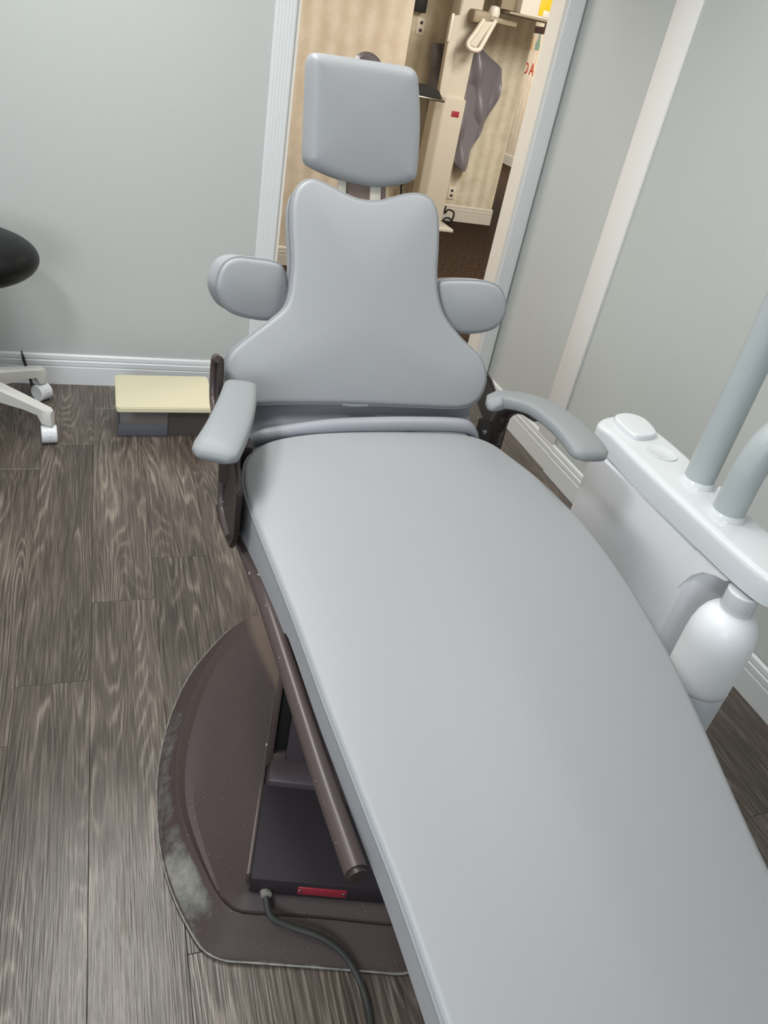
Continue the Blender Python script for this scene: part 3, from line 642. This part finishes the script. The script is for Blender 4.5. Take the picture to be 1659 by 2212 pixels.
# ------------------------------------------------------------------ step stool by the back wall
st = thing('step_box', 'low step with a cream yellow top and dark body against the back wall', 'step stool')
prism('step_top', [(0.022, 2.752 - 0.04), (0.03, 2.742 - 0.04), (0.385, 2.742 - 0.03), (0.395, 2.752 - 0.03), (0.395, 3.005), (0.387, 3.015), (0.03, 3.0), (0.022, 2.99)], (0, 0, 0.118), (1, 0, 0), (0, 1, 0), 0.022, M['cream'], st, bev=0.004)
box('step_body', (0.034, 2.742, 0.0), (0.375, 2.99, 0.118), M['boxdark'], st, bev=0.003)
pn = box('clear_panel', (0.036, 2.736, 0.004), (0.215, 2.742, 0.117), M['boxpanel'], st, bev=0.001)
box('tape_strip', (0.030, 2.7315, 0.002), (0.214, 2.7365, 0.052), M['tape'], st, bev=0.002)
box('tape_strip', (0.0285, 2.734, 0.002), (0.0345, 2.86, 0.06), M['tape'], st, bev=0.002)
for x in (0.238, 0.288): lathe('screw', [(0.0, 0.0), (0.0025, 0.0), (0.0025, 0.0015), (0.0, 0.002)], (x, 2.7425, 0.098), M['black'], st, n=8, rot=Matrix.Rotation(math.radians(90), 3, 'X'))

# ------------------------------------------------------------------ operator stool, partly in view
so = Vector((-0.48, 2.83, 0))
sto = thing('operator_stool', 'rolling stool with a black padded seat and off white star base by the back wall', 'stool')
lathe('seat', [(0.265 * math.cos(t) ** 0.75 if abs(t) < 1.57 else 0.0, 0.632 + 0.096 * math.sin(t) * (1.0 if t < 0 else 0.94)) for t in np.linspace(-math.pi / 2 + 0.001, math.pi / 2 - 0.001, 30)], so, M['blackvinyl'], sto, n=72, sy=0.85)
lathe('gas_lift', [(0.0, 0.18), (0.034, 0.18), (0.034, 0.36), (0.024, 0.365), (0.024, 0.57), (0.0, 0.57)], so, M['stoolw'], sto, n=24)
lathe('hub', [(0.0, 0.11), (0.045, 0.11), (0.052, 0.13), (0.052, 0.195), (0.04, 0.205), (0.0, 0.205)], so, M['stoolw'], sto, n=24)
def leg_sections(a):
    d = Vector((math.cos(a), math.sin(a), 0)); q = Vector((-math.sin(a), math.cos(a), 0)); rings = []
    for r, hw, zt, zb in ((0.03, 0.030, 0.200, 0.120), (0.12, 0.025, 0.186, 0.126), (0.22, 0.021, 0.163, 0.120), (0.272, 0.019, 0.150, 0.110), (0.287, 0.018, 0.146, 0.078), (0.312, 0.017, 0.141, 0.074), (0.323, 0.012, 0.132, 0.076)):
        rings.append([so + d * r + q * (hw * sx * k) + Vector((0, 0, z)) for sx, z, k in ((-1, zb, 0.85), (-1, zt - 0.008, 1), (-0.7, zt, 1), (0.7, zt, 1), (1, zt - 0.008, 1), (1, zb, 0.85))])
    return rings
for k in range(5):
    a = math.radians(-29 + 72 * k)
    lg = loft('leg', leg_sections(a), M['stoolw'], sto, sharp=35)
    c = so + Vector((math.cos(a), math.sin(a), 0)) * 0.305
    ca = math.radians({0: 95, 1: 135}.get(k, 40 * k))
    R = Matrix.Rotation(ca, 3, 'Z')
    cs = lathe('caster', [(0.0, -0.027), (0.031, -0.027), (0.034, -0.024), (0.034, 0.024), (0.031, 0.027), (0.0, 0.027)], c + Vector((0, 0, 0.0345)), M['caster'], sto, n=28, rot=R @ Matrix.Rotation(math.radians(90), 3, 'X'))
    lathe('caster_stem', [(0.0, 0.052), (0.007, 0.052), (0.007, 0.08), (0.0, 0.08)], c, M['steel'], cs, n=10)
    prism('caster_hood', [(0.0365 * math.cos(t), 0.0345 + 0.0365 * math.sin(t)) for t in np.linspace(math.radians(-20), math.radians(170), 14)] + [(0, 0.0345)], c + R @ Vector((0, 0.0075, 0)), R @ Vector((1, 0, 0)), (0, 0, 1), 0.015, M['caster'], cs, bev=0.001)
tag(tube('stylus', [(-0.335, 3.178, 0.150), (-0.330, 3.170, 0.125), (-0.315, 3.150, 0.070), (-0.296, 3.125, 0.004)], lambda t: 0.0015 + 0.0045 * min(1, t * 5), M['blackrub'], None, sides=8), 'slim dark pointed rod leaning on the baseboard behind the rolling stool', 'rod')

# ------------------------------------------------------------------ hall: panoramic x-ray machine and things on the walls
xr = thing('xray_machine', 'ivory panoramic x-ray machine on a tall column in the hall beyond the doorway', 'x-ray machine')
prism('lower_column', [(2.725, 6.90), (2.785, 6.84), (2.985, 6.84), (2.985, 7.06), (2.725, 7.06)], (0, 0, 0.03), (1, 0, 0), (0, 1, 0), 1.075, M['xray'], xr, bev=0.006)
prism('upper_column', [(2.775, 6.90), (2.79, 6.88), (2.975, 6.88), (2.99, 6.90), (2.99, 7.04), (2.775, 7.04)], (0, 0, 1.10), (1, 0, 0), (0, 1, 0), 1.25, M['xray'], xr, bev=0.005)
box('column_edge', (2.992, 6.95, 0.95), (3.006, 7.0, 2.3), M['steel'], xr, bev=0.002)
prism('side_fin', [(2.725, 1.12), (2.795, 1.06), (2.80, 1.10), (2.785, 1.70), (2.715, 1.68)], (0, 6.92, 0), (1, 0, 0), (0, 0, 1), 0.07, M['xray'], xr, bev=0.004)
box('fin_pad', (2.700, 6.83, 1.50), (2.727, 6.86, 1.70), M['xwhite'], xr, bev=0.006)
box('foot', (2.70, 6.80, 0.002), (3.11, 7.10, 0.032), M['xwhite'], xr, bev=0.006)
box('red_label', (2.870, 6.8375, 0.962), (2.942, 6.8405, 1.008), M['red'], xr, bev=0.0005)
box('chin_bar', (2.30, 6.78, 1.060), (2.765, 6.80, 1.080), M['chrome'], xr, bev=0.006)
prism('tray', [(2.30, 1.090), (2.735, 1.075), (2.70, 1.14), (2.60, 1.165), (2.30, 1.17)], (0, 6.88, 0), (1, 0, 0), (0, 0, 1), 0.10, M['blackrub'], xr, bev=0.006)
box('carriage', (2.86, 6.76, 1.665), (3.02, 6.90, 1.76), M['xdark'], xr, bev=0.02, seg=3)
box('carriage_arm', (2.98, 6.78, 1.695), (3.27, 6.84, 1.735), M['xdark'], xr, bev=0.008)
lathe('carriage_knob', [(0.0, 0.0), (0.045, 0.0), (0.05, 0.03), (0.04, 0.07), (0.0, 0.08)], (3.06, 6.82, 1.735), M['xwhite'], xr, n=20)
tube('grip', [(2.955, 6.76, 1.70), (2.89, 6.73, 1.60), (2.835, 6.71, 1.515), (2.87, 6.70, 1.482), (2.935, 6.70, 1.485), (2.965, 6.71, 1.53), (3.01, 6.73, 1.62), (3.06, 6.76, 1.71)], 0.020, M['xray'], xr, sides=12, n=50)
prism('grip_panel', [(2.955, 1.69), (2.89, 1.60), (2.845, 1.515), (2.94, 1.495), (3.00, 1.62), (3.045, 1.70)], (0, 6.75, 0), (1, 0, 0), (0, 0, 1), 0.012, M['xray'], xr, bev=0.002)
hb = box('head_box', (3.232, 6.70, 1.790), (3.80, 6.98, 2.20), M['xwhite'], xr, bev=0.012)
box('head_bracket', (3.10, 6.80, 1.80), (3.232, 6.95, 2.15), M['xdark'], xr, bev=0.006)
box('head_sill', (3.14, 6.69, 1.775), (3.80, 6.98, 1.792), M['xdark'], xr, bev=0.003)
yl = box('warning_label', (3.395, 6.6975, 1.810), (3.585, 6.7005, 2.02), M['yellow'], hb, bev=0.0005)
box('white_sticker', (3.44, 6.6962, 1.806), (3.52, 6.6985, 1.850), M['xwhite'], hb, bev=0.0005)
tag(tube('coiled_cord', [(3.13, 7.14, 0.17), (3.13, 7.14, 0.10), (3.16, 7.13, 0.14), (3.22, 7.12, 0.12), (3.21, 7.12, 0.04), (3.15, 7.11, 0.03), (3.13, 7.13, 0.05), (3.19, 7.15, 0.06), (3.23, 7.15, 0.03), (3.16, 7.18, 0.02)], 0.009, M['blackrub'], None, sides=8, n=90), 'black cord coiled on the carpet at the foot of the x-ray machine', 'cord')
tag(tube('hanging_cable', [(2.66, 7.27, 0.50), (2.62, 7.22, 0.42), (2.63, 7.20, 0.33), (2.67, 7.20, 0.30), (2.69, 7.22, 0.38), (2.65, 7.23, 0.43), (2.63, 7.21, 0.36), (2.66, 7.20, 0.28), (2.68, 7.21, 0.12), (2.66, 7.2, 0.012)], 0.009, M['blackrub'], None, sides=8, n=90), 'black looped cable hanging on the hall wall just left of the x-ray column', 'cable')

AP = [(2.725, 1.40), (2.73, 1.465), (2.80, 1.475), (2.95, 1.48), (3.10, 1.49), (3.20, 1.50), (3.25, 1.48), (3.33, 1.435), (3.41, 1.39), (3.438, 1.365), (3.458, 1.30), (3.465, 1.24), (3.45, 1.10), (3.41, 0.95), (3.35, 0.79), (3.31, 0.68), (3.308, 0.60), (3.315, 0.53), (3.305, 0.492), (3.27, 0.488), (3.235, 0.495), (3.15, 0.56), (3.05, 0.62), (2.90, 0.74), (2.80, 0.92), (2.765, 1.20)]
def apw(p):
    x, y, z = p
    return np.array((x, y - 0.030 * (1 + math.sin(30 * x + 9 * z)) ** 1.5 * 0.7 - 0.018 * (1 + math.sin(13 * x - 16 * z)), z))
ap, rim, A, Nn, at = cushion('lead_apron', AP, (0, 7.275, 0), (1, 0, 0), (0, 0, 1), 0.012, 0.004, 0.0, M['apron'], None, n=200, step=0.016, warp=apw, rb=0.001)
tag(ap, 'grey lead apron hanging on the hall wall behind the x-ray column', 'apron')
pl = tag(box('switch_plate', (2.585, 7.322, 1.505), (2.665, 7.330, 1.63), M['plate'], None, bev=0.002), 'ivory wall plate with two dark round sockets left of the x-ray machine', 'socket')
for z in (1.54, 1.597): lathe('socket', [(0.0, 0.0), (0.014, 0.0), (0.014, 0.004), (0.0, 0.005)], (2.628, 7.323, z), M['darkm'], pl, n=14, rot=Matrix.Rotation(math.radians(90), 3, 'X'))
ou_ = tag(box('wall_outlet', (3.205, 7.322, 0.205), (3.280, 7.330, 0.320), M['plate'], None, bev=0.002), 'ivory wall outlet low on the wallpaper above the hall baseboard', 'outlet')
for z in (0.24, 0.285): box('outlet_slot', (3.228, 7.3205, z - 0.011), (3.256, 7.3232, z + 0.011), M['darkm'], ou_, bev=0.001)
bk = tag(box('hanging_case', (2.515, 7.24, 1.665), (2.625, 7.33, 1.92), M['blackrub'], None, bev=0.012), 'black case hung high on the hall wall above the socket plate', 'case')
box('case_strap', (2.555, 7.26, 1.90), (2.585, 7.31, 2.0), M['blackrub'], bk, bev=0.003)
# signs on the far wall (it faces the hall, so they read along -Y)
wl = thing('wall_lettering', 'red DAY lettering on the far hall wall', 'lettering')
for chh, y in (('D', 12.27), ('A', 12.06), ('Y', 11.85)):
    cu = bpy.data.curves.new('letter', 'FONT'); cu.body = chh; cu.size = 0.215; cu.extrude = 0.002; cu.offset = 0.003
    tmp = bpy.data.objects.new('letter_outline', cu); COL.objects.link(tmp)
    me = bpy.data.meshes.new_from_object(tmp.evaluated_get(bpy.context.evaluated_depsgraph_get())); bpy.data.objects.remove(tmp)
    me.materials.clear(); me.transform(Matrix(((0, 0, -1, 6.197), (-1, 0, 0, y), (0, 1, 0, 1.30), (0, 0, 0, 1))))
    link('letter', me, M['signred'], wl, smooth=False)
sg = tag(box('wall_sign', (6.180, 11.86, 1.845), (6.199, 12.24, 2.06), M['signdark'], None, bev=0.003), 'dark brown sign with cream bands high on the far hall wall', 'sign')
box('sign_band', (6.177, 11.90, 1.925), (6.181, 12.20, 1.985), M['signcream'], sg, bev=0.001)
box('sign_band', (6.177, 11.90, 2.02), (6.181, 12.20, 2.05), M['signcream'], sg, bev=0.001)
prism('sign_emblem', [(12.11, 2.0), (12.05, 2.05), (11.99, 2.0)], (6.1775, 0, 0), (0, 1, 0), (0, 0, 1), 0.003, M['signred'], sg)
tag(prism('wall_decal', [(12.29, 1.62), (12.15, 1.62), (12.14, 1.70), (12.18, 1.74), (12.18, 1.80), (12.25, 1.80), (12.26, 1.74), (12.30, 1.70)], (6.195, 0, 0), (0, 1, 0), (0, 0, 1), 0.004, M['tan']), 'tan bottle shaped decal on the far hall wall', 'decal')
tag(prism('wall_decal', [(12.06, 1.63), (11.93, 1.63), (11.92, 1.70), (11.96, 1.76), (11.975, 1.86), (12.015, 1.86), (12.03, 1.76), (12.07, 1.70)], (6.195, 0, 0), (0, 1, 0), (0, 0, 1), 0.004, M['teal']), 'teal bottle shaped decal beside the tan one on the far hall wall', 'decal')
